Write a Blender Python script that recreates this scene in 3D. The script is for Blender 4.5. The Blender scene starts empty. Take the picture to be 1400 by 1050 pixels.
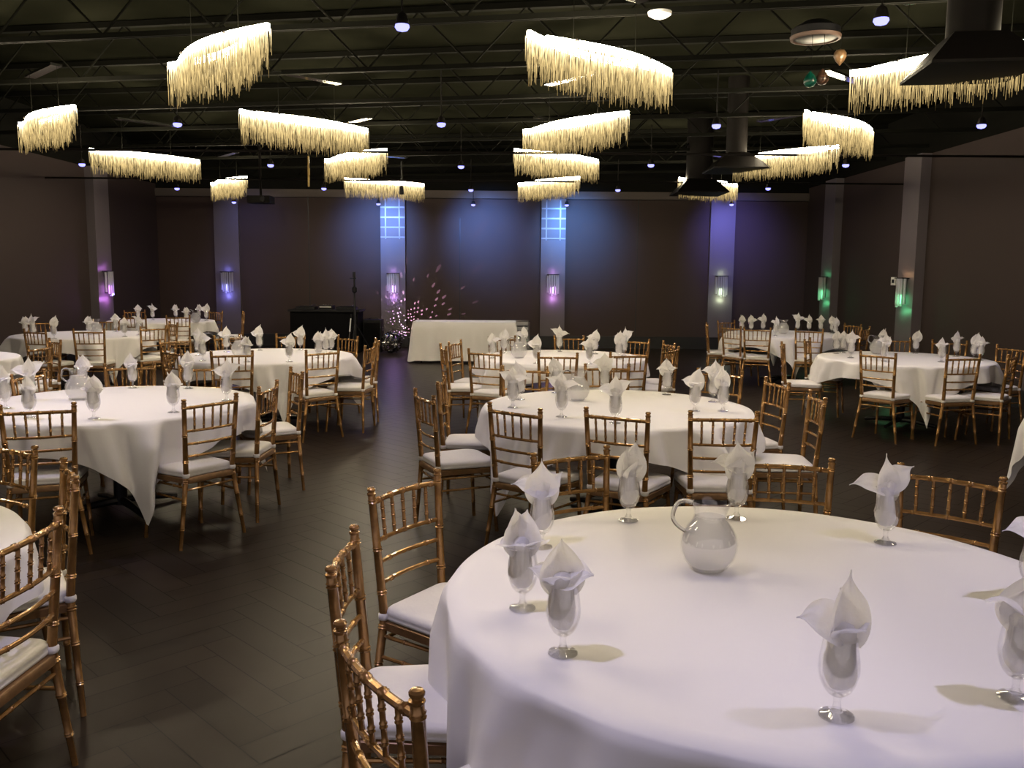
import bpy, bmesh, math, random
from mathutils import Vector, Matrix
PI = math.pi
C = bpy.context.scene.collection
rnd = random.Random(7)

# ------------------------------------------------------------------ helpers
def lin(c):
    return tuple(((v/255.0)/12.92 if v/255.0 <= 0.04045 else ((v/255.0+0.055)/1.055)**2.4) for v in c)

def mat(name, col=(0.8, 0.8, 0.8), rough=0.5, metal=0.0, emit=None, es=0.0, noise=None, bump=None, coat=0.0, spec=0.5):
    m = bpy.data.materials.new(name); m.use_nodes = True
    nt = m.node_tree; b = nt.nodes['Principled BSDF']
    b.inputs['Base Color'].default_value = (*col, 1)
    b.inputs['Roughness'].default_value = rough
    b.inputs['Metallic'].default_value = metal
    b.inputs['Coat Weight'].default_value = coat
    b.inputs['Specular IOR Level'].default_value = spec
    if emit:
        b.inputs['Emission Color'].default_value = (*emit, 1)
        b.inputs['Emission Strength'].default_value = es
    tc = nt.nodes.new('ShaderNodeTexCoord')
    if noise:
        sc, amt = noise
        n = nt.nodes.new('ShaderNodeTexNoise'); n.inputs['Scale'].default_value = sc; n.inputs['Detail'].default_value = 4
        nt.links.new(tc.outputs['Object'], n.inputs['Vector'])
        r = nt.nodes.new('ShaderNodeValToRGB')
        r.color_ramp.elements[0].position = 0.3; r.color_ramp.elements[1].position = 0.7
        r.color_ramp.elements[0].color = (*[max(0, c*(1-amt)) for c in col], 1)
        r.color_ramp.elements[1].color = (*[min(1, c*(1+amt)) for c in col], 1)
        nt.links.new(n.outputs['Fac'], r.inputs['Fac']); nt.links.new(r.outputs['Color'], b.inputs['Base Color'])
    if bump:
        sc, st = bump
        n = nt.nodes.new('ShaderNodeTexNoise'); n.inputs['Scale'].default_value = sc; n.inputs['Detail'].default_value = 3
        nt.links.new(tc.outputs['Object'], n.inputs['Vector'])
        bp = nt.nodes.new('ShaderNodeBump'); bp.inputs['Strength'].default_value = st; bp.inputs['Distance'].default_value = 0.02
        nt.links.new(n.outputs['Fac'], bp.inputs['Height']); nt.links.new(bp.outputs['Normal'], b.inputs['Normal'])
    return m

def thin_glass(name, tint=(1, 1, 1), edge=0.55, base=0.06, milky=0.0):
    """clear thin-walled glass: see-through face on, reflecting at the rims"""
    m = bpy.data.materials.new(name); m.use_nodes = True
    nt = m.node_tree; nt.nodes.remove(nt.nodes['Principled BSDF']); out = nt.nodes['Material Output']
    tr = nt.nodes.new('ShaderNodeBsdfTransparent'); tr.inputs['Color'].default_value = (*tint, 1)
    gl = nt.nodes.new('ShaderNodeBsdfGlossy'); gl.inputs['Roughness'].default_value = 0.04; gl.inputs['Color'].default_value = (0.9, 0.9, 0.92, 1)
    lw = nt.nodes.new('ShaderNodeLayerWeight'); lw.inputs['Blend'].default_value = 0.35
    mr = nt.nodes.new('ShaderNodeMapRange'); mr.inputs['To Min'].default_value = base; mr.inputs['To Max'].default_value = edge
    nt.links.new(lw.outputs['Facing'], mr.inputs['Value'])
    mx = nt.nodes.new('ShaderNodeMixShader')
    nt.links.new(mr.outputs['Result'], mx.inputs['Fac']); nt.links.new(tr.outputs[0], mx.inputs[1]); nt.links.new(gl.outputs[0], mx.inputs[2])
    last = mx
    if milky:
        df = nt.nodes.new('ShaderNodeBsdfDiffuse'); df.inputs['Color'].default_value = (0.97, 0.97, 0.97, 1)
        tl = nt.nodes.new('ShaderNodeBsdfTranslucent'); tl.inputs['Color'].default_value = (0.9, 0.9, 0.88, 1)
        m1 = nt.nodes.new('ShaderNodeMixShader'); m1.inputs['Fac'].default_value = 0.55
        nt.links.new(df.outputs[0], m1.inputs[1]); nt.links.new(tl.outputs[0], m1.inputs[2])
        m2 = nt.nodes.new('ShaderNodeMixShader'); m2.inputs['Fac'].default_value = milky
        nt.links.new(mx.outputs[0], m2.inputs[1]); nt.links.new(m1.outputs[0], m2.inputs[2]); last = m2
    nt.links.new(last.outputs[0], out.inputs['Surface'])
    return m

def emis(name, col, st):
    m = bpy.data.materials.new(name); m.use_nodes = True
    nt = m.node_tree; nt.nodes.remove(nt.nodes['Principled BSDF'])
    e = nt.nodes.new('ShaderNodeEmission'); e.inputs['Color'].default_value = (*col, 1); e.inputs['Strength'].default_value = st
    nt.links.new(e.outputs[0], nt.nodes['Material Output'].inputs['Surface'])
    return m

class MB:
    def __init__(s): s.v = []; s.f = []
    def add(s, vs, fs):
        o = len(s.v); s.v += [tuple(v) for v in vs]; s.f += [tuple(i+o for i in f) for f in fs]; return s
    def box(s, x0, x1, y0, y1, z0, z1, M=None):
        vs = [Vector((x, y, z)) for z in (z0, z1) for y in (y0, y1) for x in (x0, x1)]
        if M: vs = [M @ v for v in vs]
        return s.add(vs, [(0, 2, 3, 1), (4, 5, 7, 6), (0, 1, 5, 4), (2, 6, 7, 3), (0, 4, 6, 2), (1, 3, 7, 5)])
    def tube(s, path, rad, n=8, cap=True):
        P = [Vector(p) for p in path]
        if not isinstance(rad, (list, tuple)): rad = [rad]*len(P)
        vs = []; fs = []
        up = None
        for i, p in enumerate(P):
            d = (P[min(i+1, len(P)-1)]-P[max(i-1, 0)])
            if d.length < 1e-9: d = Vector((0, 0, 1))
            d.normalize()
            if up is None: up = Vector((1, 0, 0)) if abs(d.x) < 0.9 else Vector((0, 1, 0))
            a = (up-d*up.dot(d)).normalized(); b = d.cross(a); up = a
            for k in range(n):
                t = 2*PI*k/n; vs.append(p+(a*math.cos(t)+b*math.sin(t))*rad[i])
        for i in range(len(P)-1):
            for k in range(n):
                fs.append((i*n+k, i*n+(k+1) % n, (i+1)*n+(k+1) % n, (i+1)*n+k))
        if cap:
            fs.append(tuple(range(n))[::-1]); fs.append(tuple((len(P)-1)*n+k for k in range(n)))
        return s.add(vs, fs)
    def lathe(s, prof, n=24, cx=0, cy=0, cz=0, closed=False, fn=None):
        vs = []; fs = []; m = len(prof)
        for i, (r, z) in enumerate(prof):
            for k in range(n):
                t = 2*PI*k/n; rr = r*(fn(t, z) if fn else 1)
                vs.append((cx+rr*math.cos(t), cy+rr*math.sin(t), cz+z))
        for i in range(m-1 if not closed else m):
            j = (i+1) % m
            for k in range(n): fs.append((i*n+k, i*n+(k+1) % n, j*n+(k+1) % n, j*n+k))
        if not closed:
            if prof[0][0] > 1e-6: fs.append(tuple(range(n))[::-1])
            if prof[-1][0] > 1e-6: fs.append(tuple((m-1)*n+k for k in range(n)))
        return s.add(vs, fs)
    def build(s, name, m, parent=None, smooth=True, loc=None, angle=40):
        me = bpy.data.meshes.new(name); me.from_pydata(s.v, [], s.f); me.update()
        if smooth:
            me.polygons.foreach_set('use_smooth', [True]*len(me.polygons))
            bm = bmesh.new(); bm.from_mesh(me); bmesh.ops.recalc_face_normals(bm, faces=bm.faces)
            lim = math.radians(angle)
            for e in bm.edges:
                if len(e.link_faces) == 2 and e.calc_face_angle(0) > lim: e.smooth = False
            bm.to_mesh(me); bm.free()
        else:
            bm = bmesh.new(); bm.from_mesh(me); bmesh.ops.recalc_face_normals(bm, faces=bm.faces); bm.to_mesh(me); bm.free()
        me.materials.append(m)
        o = bpy.data.objects.new(name, me); C.objects.link(o)
        if parent: o.parent = parent
        if loc: o.location = loc
        return o

def tag(o, label=None, cat=None, group=None, kind=None):
    if label: o['label'] = label
    if cat: o['category'] = cat
    if group: o['group'] = group
    if kind: o['kind'] = kind
    return o
def thing(name, label, cat, loc=(0, 0, 0), rz=0, group=None):
    o = bpy.data.objects.new(name, None); C.objects.link(o); o.empty_display_size = 0.1
    o.location = loc; o.rotation_euler = (0, 0, rz); return tag(o, label, cat, group)
def struct(name, mb, m, smooth=False, label=None):
    o = mb.build(name, m, smooth=smooth); o['kind'] = 'structure'
    if label: o['label'] = label
    return o
def dup(root, loc, rz=0, label=None, group=None, parent=None):
    r = root.copy(); C.objects.link(r)
    kids = [c for c in bpy.data.objects if c.parent == root] if root.name not in KIDS else KIDS[root.name]
    r.location = loc; r.rotation_euler = (0, 0, rz)
    if label: r['label'] = label
    if group: r['group'] = group
    for ch in kids:
        c = ch.copy(); C.objects.link(c); c.parent = r
        for g in KIDS.get(ch.name, []):
            d = g.copy(); C.objects.link(d); d.parent = c
    return r
KIDS = {}
def register(root):
    KIDS[root.name] = [c for c in bpy.data.objects if c.parent == root]
    for c in KIDS[root.name]: KIDS[c.name] = [g for g in bpy.data.objects if g.parent == c]
    return root

# ------------------------------------------------------------------ materials
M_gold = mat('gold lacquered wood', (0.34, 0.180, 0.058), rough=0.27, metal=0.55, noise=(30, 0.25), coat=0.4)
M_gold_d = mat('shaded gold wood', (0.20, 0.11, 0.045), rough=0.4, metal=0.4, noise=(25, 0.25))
M_cush = mat('ivory cushion cloth', (0.80, 0.77, 0.74), rough=0.85, bump=(60, 0.08))
M_cloth = mat('white table linen', (0.82, 0.80, 0.80), rough=0.75, bump=(9, 0.10))
M_nap = mat('white napkin linen', (0.96, 0.95, 0.93), rough=0.8, bump=(45, 0.35))
for M_ in (M_nap, M_cloth, M_cush):
    nt = M_.node_tree; b = nt.nodes['Principled BSDF']; out = nt.nodes['Material Output']
    tl = nt.nodes.new('ShaderNodeBsdfTranslucent'); tl.inputs['Color'].default_value = (.9, .88, .86, 1)
    mx = nt.nodes.new('ShaderNodeMixShader'); mx.inputs['Fac'].default_value = .5 if M_ is M_nap else .08
    nt.links.new(b.outputs[0], mx.inputs[1]); nt.links.new(tl.outputs[0], mx.inputs[2]); nt.links.new(mx.outputs[0], out.inputs['Surface'])
M_glass = thin_glass('clear goblet glass')
M_stem = thin_glass('goblet stem glass', edge=.7, base=.06)
M_stemX = bpy.data.materials.new('solid glass'); M_stemX.use_nodes = True
_b = M_stemX.node_tree.nodes['Principled BSDF']; _b.inputs['Transmission Weight'].default_value = 1.0
_b.inputs['Roughness'].default_value = 0.03; _b.inputs['IOR'].default_value = 1.45
M_jug = thin_glass('jug glass', edge=0.32, base=0.05)
M_water = thin_glass('whitened water', tint=(1, 1, 1), edge=0.10, base=0.02, milky=0.45)  # milky white painted in for the cloth refracted through the water
M_wood = mat('plywood table top', (0.25, 0.17, 0.10), rough=0.6)
M_iron = mat('black table leg', (0.02, 0.02, 0.022), rough=0.4, metal=0.6)
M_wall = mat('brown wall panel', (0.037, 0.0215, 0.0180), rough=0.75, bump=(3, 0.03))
M_wallD = mat('black painted upper wall', (0.008, 0.008, 0.007), rough=0.9, spec=0)
M_pil = mat('taupe pillar', (0.105, 0.09, 0.10), rough=0.55)
M_head = mat('taupe header', (0.065, 0.052, 0.046), rough=0.7)
M_black = mat('black skirting', (0.006, 0.006, 0.007), rough=0.5)
M_deck = mat('dark ceiling deck', (0.0085, 0.0088, 0.0058), rough=0.95, spec=0, noise=(1.2, 0.3))
M_truss = mat('painted steel', (0.0045, 0.0046, 0.0034), rough=0.8, spec=.04)
M_duct = mat('black duct metal', (0.006, 0.005, 0.0045), rough=0.6, spec=.08)
M_chrome = mat('polished chrome', (0.75, 0.75, 0.76), rough=0.12, metal=1)
M_blk = mat('black equipment plastic', (0.005, 0.005, 0.006), rough=0.5, spec=.25)
M_blkcloth = mat('black stage cloth', (0.0035, 0.0035, 0.004), rough=0.95, spec=.1)
M_strip = emis('lit chandelier band', (1.0, 0.84, 0.58), 62)
M_spotface = emis('blue white lamp lens', (0.24, 0.24, 1.0), 1.7)
M_white = mat('white plastic', (0.7, 0.7, 0.68), rough=0.5)

# chandelier strands: crystal rods, lamp glow painted as emission, brightest by the lamp band
M_str = bpy.data.materials.new('painted glow crystal rods'); M_str.use_nodes = True
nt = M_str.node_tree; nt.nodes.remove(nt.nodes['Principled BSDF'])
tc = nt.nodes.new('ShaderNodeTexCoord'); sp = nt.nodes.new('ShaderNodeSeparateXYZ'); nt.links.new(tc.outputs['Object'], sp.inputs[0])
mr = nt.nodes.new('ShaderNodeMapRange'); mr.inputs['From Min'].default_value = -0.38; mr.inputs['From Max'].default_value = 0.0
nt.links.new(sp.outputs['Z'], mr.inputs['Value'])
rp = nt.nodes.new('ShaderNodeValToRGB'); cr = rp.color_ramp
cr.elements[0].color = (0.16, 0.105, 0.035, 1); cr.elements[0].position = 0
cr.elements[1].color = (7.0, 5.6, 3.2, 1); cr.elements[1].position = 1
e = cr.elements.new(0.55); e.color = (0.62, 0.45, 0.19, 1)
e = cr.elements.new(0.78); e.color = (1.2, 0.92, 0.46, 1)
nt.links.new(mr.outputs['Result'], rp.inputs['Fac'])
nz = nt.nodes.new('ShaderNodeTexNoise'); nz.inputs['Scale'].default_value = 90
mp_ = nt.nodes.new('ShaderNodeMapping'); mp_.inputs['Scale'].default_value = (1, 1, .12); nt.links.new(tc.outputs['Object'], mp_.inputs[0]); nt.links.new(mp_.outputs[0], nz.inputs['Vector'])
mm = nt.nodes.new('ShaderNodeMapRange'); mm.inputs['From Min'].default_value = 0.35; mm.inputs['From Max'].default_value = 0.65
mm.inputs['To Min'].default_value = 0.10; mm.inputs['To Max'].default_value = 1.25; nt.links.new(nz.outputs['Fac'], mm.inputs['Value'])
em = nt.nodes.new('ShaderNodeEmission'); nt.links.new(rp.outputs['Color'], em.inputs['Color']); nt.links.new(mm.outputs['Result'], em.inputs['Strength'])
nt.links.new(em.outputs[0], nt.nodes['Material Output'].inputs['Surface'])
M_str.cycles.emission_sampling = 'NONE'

# floor: wood look tile, every plank its own shade
M_floor = bpy.data.materials.new('wood look floor tile'); M_floor.use_nodes = True
nt = M_floor.node_tree; b = nt.nodes['Principled BSDF']
at = nt.nodes.new('ShaderNodeAttribute'); at.attribute_name = 'shade'; at.attribute_type = 'GEOMETRY'
tc = nt.nodes.new('ShaderNodeTexCoord'); nz = nt.nodes.new('ShaderNodeTexNoise'); nz.inputs['Scale'].default_value = 5; nz.inputs['Detail'].default_value = 6
nt.links.new(tc.outputs['Object'], nz.inputs['Vector'])
ad = nt.nodes.new('ShaderNodeMath'); ad.operation = 'ADD'; nt.links.new(at.outputs['Fac'], ad.inputs[0])
m2 = nt.nodes.new('ShaderNodeMath'); m2.operation = 'MULTIPLY'; m2.inputs[1].default_value = 0.6; nt.links.new(nz.outputs['Fac'], m2.inputs[0]); nt.links.new(m2.outputs[0], ad.inputs[1])
rp = nt.nodes.new('ShaderNodeValToRGB'); rp.color_ramp.elements[0].position = 0.1; rp.color_ramp.elements[1].position = 1.2 if False else 1.0
rp.color_ramp.elements[0].color = (0.013, 0.0092, 0.0068, 1); rp.color_ramp.elements[1].color = (0.027, 0.0195, 0.0143, 1)
nt.links.new(ad.outputs[0], rp.inputs['Fac']); nt.links.new(rp.outputs['Color'], b.inputs['Base Color'])
b.inputs['Roughness'].default_value = 0.34; b.inputs['Specular IOR Level'].default_value = 0.10
M_grout = mat('dark grout', (0.005, 0.004, 0.0035), rough=0.8)

# ------------------------------------------------------------------ room
X0, X1, YB, ZT = -8.0, 6.6, 20.0, 4.35
fl = MB(); W = 0.152; n = 4
vs = []; fs = []; shades = []
ca, sa = math.cos(PI/4), math.sin(PI/4)
fl.add([(X0-.3, -3, -.0025), (X1+.3, -3, -.0025), (X1+.3, YB+.2, -.0025), (X0-.3, YB+.2, -.0025)], [(0, 1, 2, 3)])
fr = random.Random(3); shades.append(0.0)
R = 120
for k in range(-R, R):
    for q in range(-R//4, R//4):
        bx, by = k+n*q, k-n*q
        for rect in ((bx, by, n, 1), (bx+n, by-n+0, 1, n)):
            x, y, w, h = rect
            if h == n: x, y = bx, by-2*n+1+0; x, y = bx, by-2*n+1
            g = 0.014
            cx, cy = (x+w/2)*W, (y+h/2)*W
            wx, wy = cx*ca-cy*sa, cx*sa+cy*ca
            wy += 8
            if not (X0-.5 < wx < X1+.5 and -3.2 < wy < YB+.3): continue
            quad = []
            for (ux, uy) in ((x+g, y+g), (x+w-g, y+g), (x+w-g, y+h-g), (x+g, y+h-g)):
                ux *= W; uy *= W; quad.append((ux*ca-uy*sa, ux*sa+uy*ca+8, 0))
            fl.add(quad, [(0, 1, 2, 3)]); shades.append(fr.uniform(0, 0.55))
me = bpy.data.meshes.new('floor'); me.from_pydata(fl.v, [], fl.f); me.update()
a_ = me.attributes.new('shade', 'FLOAT', 'FACE'); a_.data.foreach_set('value', shades)
me.materials.append(M_floor); me.materials.append(M_grout); me.polygons[0].material_index = 1
fo = bpy.data.objects.new('floor', me); C.objects.link(fo); fo['kind'] = 'structure'

struct('wall_back', MB().box(X0-.15, X1+.15, YB, YB+.15, 0, 3.32), M_wall)
struct('wall_upper', MB().box(X0-.15, X1+.15, YB, YB+.15, 3.32, ZT+.1), M_wallD)
struct('trim_1', MB().box(X0, X1, YB-.06, YB, 3.33, 3.50), M_head)
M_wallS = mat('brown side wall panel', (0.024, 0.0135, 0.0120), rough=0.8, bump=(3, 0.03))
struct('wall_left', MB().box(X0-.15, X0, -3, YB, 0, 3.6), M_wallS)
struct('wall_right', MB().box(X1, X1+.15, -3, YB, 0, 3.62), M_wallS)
struct('trim_2', MB().box(X0-.15, X0, -3, YB, 3.6, ZT+.1), M_wallD)
struct('trim_3', MB().box(X1, X1+.15, -3, YB, 3.62, ZT+.1), M_wallD)
struct('ceiling', MB().box(X0-.15, X1+.15, -3, YB+.15, ZT, ZT+.1), M_deck)
struct('baseboard_back', MB().box(X0, X1, YB-.03, YB, 0, .27), M_black)
struct('baseboard_left', MB().box(X0, X0+.03, -3, YB, 0, .27), M_black)
struct('baseboard_right', MB().box(X1-.03, X1, -3, YB, 0, .27), M_black)
tn = 4
PIL = [-6.43, -2.70, 0.90, 4.69]
for px in PIL:
    struct('trim_%d' % tn, MB().box(px-.275, px+.275, YB-.07, YB, .27, 3.33), M_pil); tn += 1
for (px, py) in ((X0, 17.0), (X0, 12.9)):
    struct('trim_%d' % tn, MB().box(px, px+.16, py-.3, py+.3, .27, 3.6), M_pil); tn += 1
for (px, py) in ((X1, 14.5), (X1, 18.2), (X1, 10.7)):
    struct('trim_%d' % tn, MB().box(px-.16, px, py-.3, py+.3, .27, 3.62), M_pil); tn += 1
# panel seams of the brown wall
for sx in (-4.6, -1.2, 2.8):
    struct('trim_%d' % tn, MB().box(sx-.012, sx+.012, YB-.006, YB, .27, 2.9 if sx == -1.2 else 3.33), M_black); tn += 1
# gridded light-catching battens at the top of two pillars
M_bat = mat('pale batten', (0.24, 0.24, 0.26), rough=0.35)
for px in (PIL[1], PIL[2]):
    b_ = MB()
    for z in (3.12, 2.90, 2.68, 2.46): b_.box(px-.27, px+.27, YB-.085, YB-.07, z-.016, z+.016)
    for x in (px-.16, px+.15): b_.box(x-.014, x+.014, YB-.09, YB-.07, 2.42, 3.30)
    struct('trim_%d' % tn, b_, M_bat, label='pale grid of battens at top of pillar'); tn += 1

# ------------------------------------------------------------------ ceiling joists (one thing each), skewed to the room
JA = math.radians(-10.5)
def joist(y_at0, i):
    u = Vector((math.cos(JA), math.sin(JA), 0))
    o = Vector((0, y_at0, 0))
    xs0 = (X0+.0)/u.x; xs1 = (X1-.0)/u.x
    t = thing('ceiling_joist', None, 'joist')
    def P(s, z): v = o+u*s; return (v.x, v.y, z)
    Mx = Matrix.Translation(o) @ Matrix.Rotation(JA, 4, 'Z')
    MB().box(xs0, xs1, -.03, -.008, 3.73, 3.775, Mx).box(xs0, xs1, .008, .03, 3.73, 3.775, Mx).build('bottom_chord', M_truss, t, smooth=False)
    MB().box(xs0, xs1, -.035, .035, 4.28, 4.34, Mx).build('top_chord', M_truss, t, smooth=False)
    w = MB(); s = xs0; k = 0
    while s < xs1-.55:
        w.tube([P(s, 3.76 if k % 2 == 0 else 4.3), P(s+.55, 4.3 if k % 2 == 0 else 3.76)], .011, 5); s += .55; k += 1
    w.build('web', M_truss, t)
    return t
ordn = ['nearest', 'second', 'third', 'fourth', 'fifth', 'sixth', 'seventh', 'eighth', 'ninth']
for i in range(9):
    t = joist(5.85+1.62*i, i)
    t['label'] = ('dark open web ceiling joist, %s from the camera in view' % ordn[i]) if i else 'dark open web ceiling joist, nearest to the camera in view'
    t['group'] = 'ceiling joists'
for i, (y, z) in enumerate(((11.75, 3.235), (15.3, 3.235))):
    p = MB().tube([(X0, y, z), (X1, y-.12, z)], .016, 8).build('ceiling_pipe', M_duct)
    tag(p, ['thin black pipe crossing the room below the chandelier tops, the nearer one', 'thin black pipe crossing the room before the farthest chandeliers'][i], 'pipe', 'ceiling pipes')

# ------------------------------------------------------------------ chandeliers
def arc_pts(sgn, N=44):
    pts = []
    for i in range(N+1):
        t = i/N
        x = -0.80+1.42*t
        # blade: starts at the tip, bows out, returns across the axis
        y = 0.125*math.sin(PI*t)-.025*(1-t)+.01*t
        pts.append(Vector((x*sgn, y*sgn, 0)))
    return pts
def make_chandelier():
    t = thing('chandelier', 'x', 'chandelier')
    for s in (1, -1):
        pts = arc_pts(s)
        b = MB()
        vs = []; fs = []
        for i, p in enumerate(pts):
            d = (pts[min(i+1, len(pts)-1)]-pts[max(i-1, 0)]).normalized(); nrm = Vector((-d.y, d.x, 0))
            for (o, z) in ((-.013, -.045), (.013, -.045), (.013, 0), (-.013, 0)): vs.append(p+nrm*o+Vector((0, 0, z)))
        for i in range(len(pts)-1):
            for k in range(4): fs.append((i*4+k, i*4+(k+1) % 4, (i+1)*4+(k+1) % 4, (i+1)*4+k))
        fs += [(0, 1, 2, 3), tuple(len(vs)-4+k for k in (3, 2, 1, 0))]
        b.add(vs, fs); bo = b.build('light_band', M_strip, t, smooth=False)
        f = MB(); rr = random.Random(5+s)
        for row in (-.025, 0, .025):
            for i in range(115):
                u = (i+rr.random()*.9)/115*(len(pts)-1); k = int(u); k = min(k, len(pts)-2); p = pts[k].lerp(pts[k+1], u-k)
                d = (pts[k+1]-pts[k]).normalized(); nrm = Vector((-d.y, d.x, 0)); p = p+nrm*row
                L = rr.choice((.14, .19, .23, .26, .29))+rr.uniform(-.02, .05); w = .0021
                a = rr.random()*PI
                vs = []
                for z, ww in ((-.03, w), (-.03-L, w*.9)):
                    for q in range(3): vs.append((p.x+ww*math.cos(a+q*2.094), p.y+ww*math.sin(a+q*2.094), z))
                f.add(vs, [(0, 1, 4, 3), (1, 2, 5, 4), (2, 0, 3, 5)])
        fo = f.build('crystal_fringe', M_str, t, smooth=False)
        fo['kind'] = 'stuff'
    # plate, wires
    c = MB().box(-.42, .42, -.055, .055, .43, .455).build('canopy', M_chrome, t, smooth=False)
    for x in (-.36, .36):
        MB().tube([(x, .02 if x > 0 else -.02, 0), (x, .02 if x > 0 else -.02, .43)], .0025, 5).build('wire', M_truss, t)
    MB().box(-.42, .42, -.008, .008, -.012, .004).box(-.40, -.385, -.10, .11, -.012, .004).box(.385, .40, -.11, .10, -.012, .004).build('frame', M_duct, t, smooth=False)
    return register(t)
chd = make_chandelier()
CX = [-5.10, -2.25, 0.62, 3.45]; CY = [6.70, 9.70, 12.55, 15.9]
colw = ['leftmost', 'second from left', 'third from left', 'rightmost']; roww = ['nearest', 'second', 'third', 'farthest']
ang = {(1, 0): -48, (2, 0): 42, (3, 0): -47, (0, 1): -45, (1, 1): 45, (2, 1): -51, (3, 1): 44, (0, 2): 47, (1, 2): -50, (2, 2): 40, (3, 2): -52, (0, 3): -52, (1, 3): 35, (2, 3): -52, (3, 3): 38}
pos = {(1, 0): (-2.19, 6.65), (2, 0): (.67, 6.75), (3, 0): (3.25, 6.72), (0, 1): (-4.98, 9.6), (1, 1): (-2.24, 9.79), (2, 1): (.63, 9.73), (3, 1): (3.45, 9.55), (0, 2): (-5.22, 12.8), (1, 2): (-2.23, 12.57), (2, 2): (.61, 12.41), (3, 2): (3.58, 11.95), (0, 3): (-5.16, 16.2), (1, 3): (-2.32, 16.2), (2, 3): (.6, 15.8), (3, 3): (3.42, 15.7)}
first = True
for key, a in ang.items():
    lab = 'glowing leaf-shaped crystal fringe chandelier, %s row, %s' % (roww[key[1]], colw[key[0]])
    loc = (*pos[key], 3.32)
    if first: chd.location = loc; chd.rotation_euler.z = math.radians(a); chd['label'] = lab; chd['group'] = 'chandeliers'; first = False
    else: dup(chd, loc, math.radians(a), lab, 'chandeliers')
# row overhead, just outside the frame: unseen chandeliers added to light the front tables
for (x, y, a) in ((-2.25, 3.6, 45), (.62, 3.6, -48), (3.45, 3.6, 44), (-5.1, 6.7, 45)):
    dup(chd, (x, y, 3.32), math.radians(a), 'glowing leaf-shaped crystal fringe chandelier added unseen overhead beyond the frame', 'chandeliers')

# ------------------------------------------------------------------ blue spot lamps
def make_spot():
    t = thing('spot_lamp', 'x', 'spotlight')
    MB().lathe([(.012, .085), (.030, .070), (.044, .020), (.044, .010), (.038, .012)], 16).build('housing', M_duct, t)
    MB().lathe([(0, .012), (.043, .010), (.046, -.004), (.034, -.022), (0, -.032)], 16).build('lens', M_spotface, t)
    MB().tube([(0, 0, .08), (0, 0, .55)], .006, 6).build('stem', M_duct, t)
    return register(t)
spt = make_spot()
SP = [(-0.7, 5.68), (2.18, 5.46), (-3.52, 9.44), (-0.75, 9.3), (2.07, 9.25), (4.71, 9.11), (-6.28, 13.06), (-3.51, 12.96), (-0.76, 12.94), (1.92, 12.58), (4.58, 12.4), (-6.3, 16.75), (-3.5, 16.51), (-0.79, 16.55), (1.9, 16.31), (4.49, 15.8)]
SPW = ['nearest row, left', 'nearest row, right', 'second row, leftmost', 'second row, second from left', 'second row, third from left', 'second row, rightmost',
       'third row, leftmost', 'third row, second from left', 'third row, middle', 'third row, fourth from left', 'third row, rightmost',
       'fourth row, leftmost', 'fourth row, second from left', 'fourth row, middle', 'fourth row, fourth from left', 'fourth row, rightmost']
def spotlight(name, loc, target, power, col, size, blend=.6, rad=.05):
    l = bpy.data.lights.new(name, 'SPOT'); l.energy = power; l.color = col; l.spot_size = math.radians(size); l.spot_blend = blend; l.shadow_soft_size = rad
    o = bpy.data.objects.new(name, l); C.objects.link(o); o.location = loc
    d = Vector(target)-Vector(loc); o.rotation_euler = d.to_track_quat('-Z', 'Y').to_euler(); return o
first = True
for (x, y), w in zip(SP, SPW):
    lab = 'small hanging spotlight with blue white glow, %s' % w
    if first: spt.location = (x, y, 3.2); spt['label'] = lab; spt['group'] = 'spotlights'; first = False
    else: dup(spt, (x, y, 3.2), 0, lab, 'spotlights')
    spotlight('spot_light', (x, y, 3.18), (x, y, 0), 62, (.68, .63, 1.0), 80)
for (x, y) in ((-3.5, 5.75), (4.9, 5.4), (-3.4, 2.0), (-.7, 1.9), (2.1, 1.8), (-6.3, 9.5)):  # spots added out of view so the nearer tables are lit
    spotlight('spot_light', (x, y, 3.18), (x, y, 0), 62, (.68, .63, 1.0), 80)
for i, (x, z) in enumerate(((-6.04, 3.15), (-2.92, 3.14), (-.87, 3.14), (1.15, 3.15), (4.71, 3.19))):
    dup(spt, (x, 19.3, z), 0, 'small wall-washing spotlight close to the back wall, %s of five' % ['leftmost', 'second from left', 'middle', 'fourth from left', 'rightmost'][i], 'wall washers')
    p = [20, 240, 270, 270, 110][i]
    c = [(.25, .3, 1), (.16, .33, 1), (.16, .33, 1), (.14, .36, 1), (.22, .22, 1)][i]
    spotlight('wall_wash_light', (x, 18.55, 3.06), (x+(-.1 if i == 1 else .25), YB, 2.55), p, c, 88, 1.0, .12)
spotlight('wall_wash_light', (-6.0, 16.5, 3.1), (-6.4, YB, 1.0), 40, (.3, .28, 1), 40, 1.0, .05)
spotlight('wall_wash_light', (4.5, 15.6, 3.1), (5.2, YB, 1.2), 60, (.25, .25, 1), 45, 1.0, .05)

# ------------------------------------------------------------------ round tables and cloths
TABLES = [  # key, x, y, corner direction of the square cloth (deg), words
    ('T0', .77, 2.49, -158, 'front table'),
    ('T1', .73, 6.07, -142, 'centre table behind front'),
    ('T2', .55, 9.72, -55, 'table before head table'),
    ('T3', -2.77, 6.08, -58, 'big middle-left table'),
    ('T4', -2.69, 9.61, -66, 'table facing DJ desk'),
    ('T5', -6.10, 12.46, -43, 'second farthest left table'),
    ('T6', -6.42, 16.06, -60, 'farthest left table'),
    ('T7', -6.10, 8.95, -30, 'table at mid left edge'),
    ('T8', -2.56, 2.62, -20, 'lower left edge table'),
    ('T9', 4.43, 9.89, -100, 'nearer right table'),
    ('T10', 4.34, 13.95, -97, 'farther right table'),
    ('T11', 4.44, 5.62, -38, 'right edge table')]
TW = {t[0]: t[4] for t in TABLES}; TC = {t[0]: Vector((t[1], t[2])) for t in TABLES}
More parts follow.
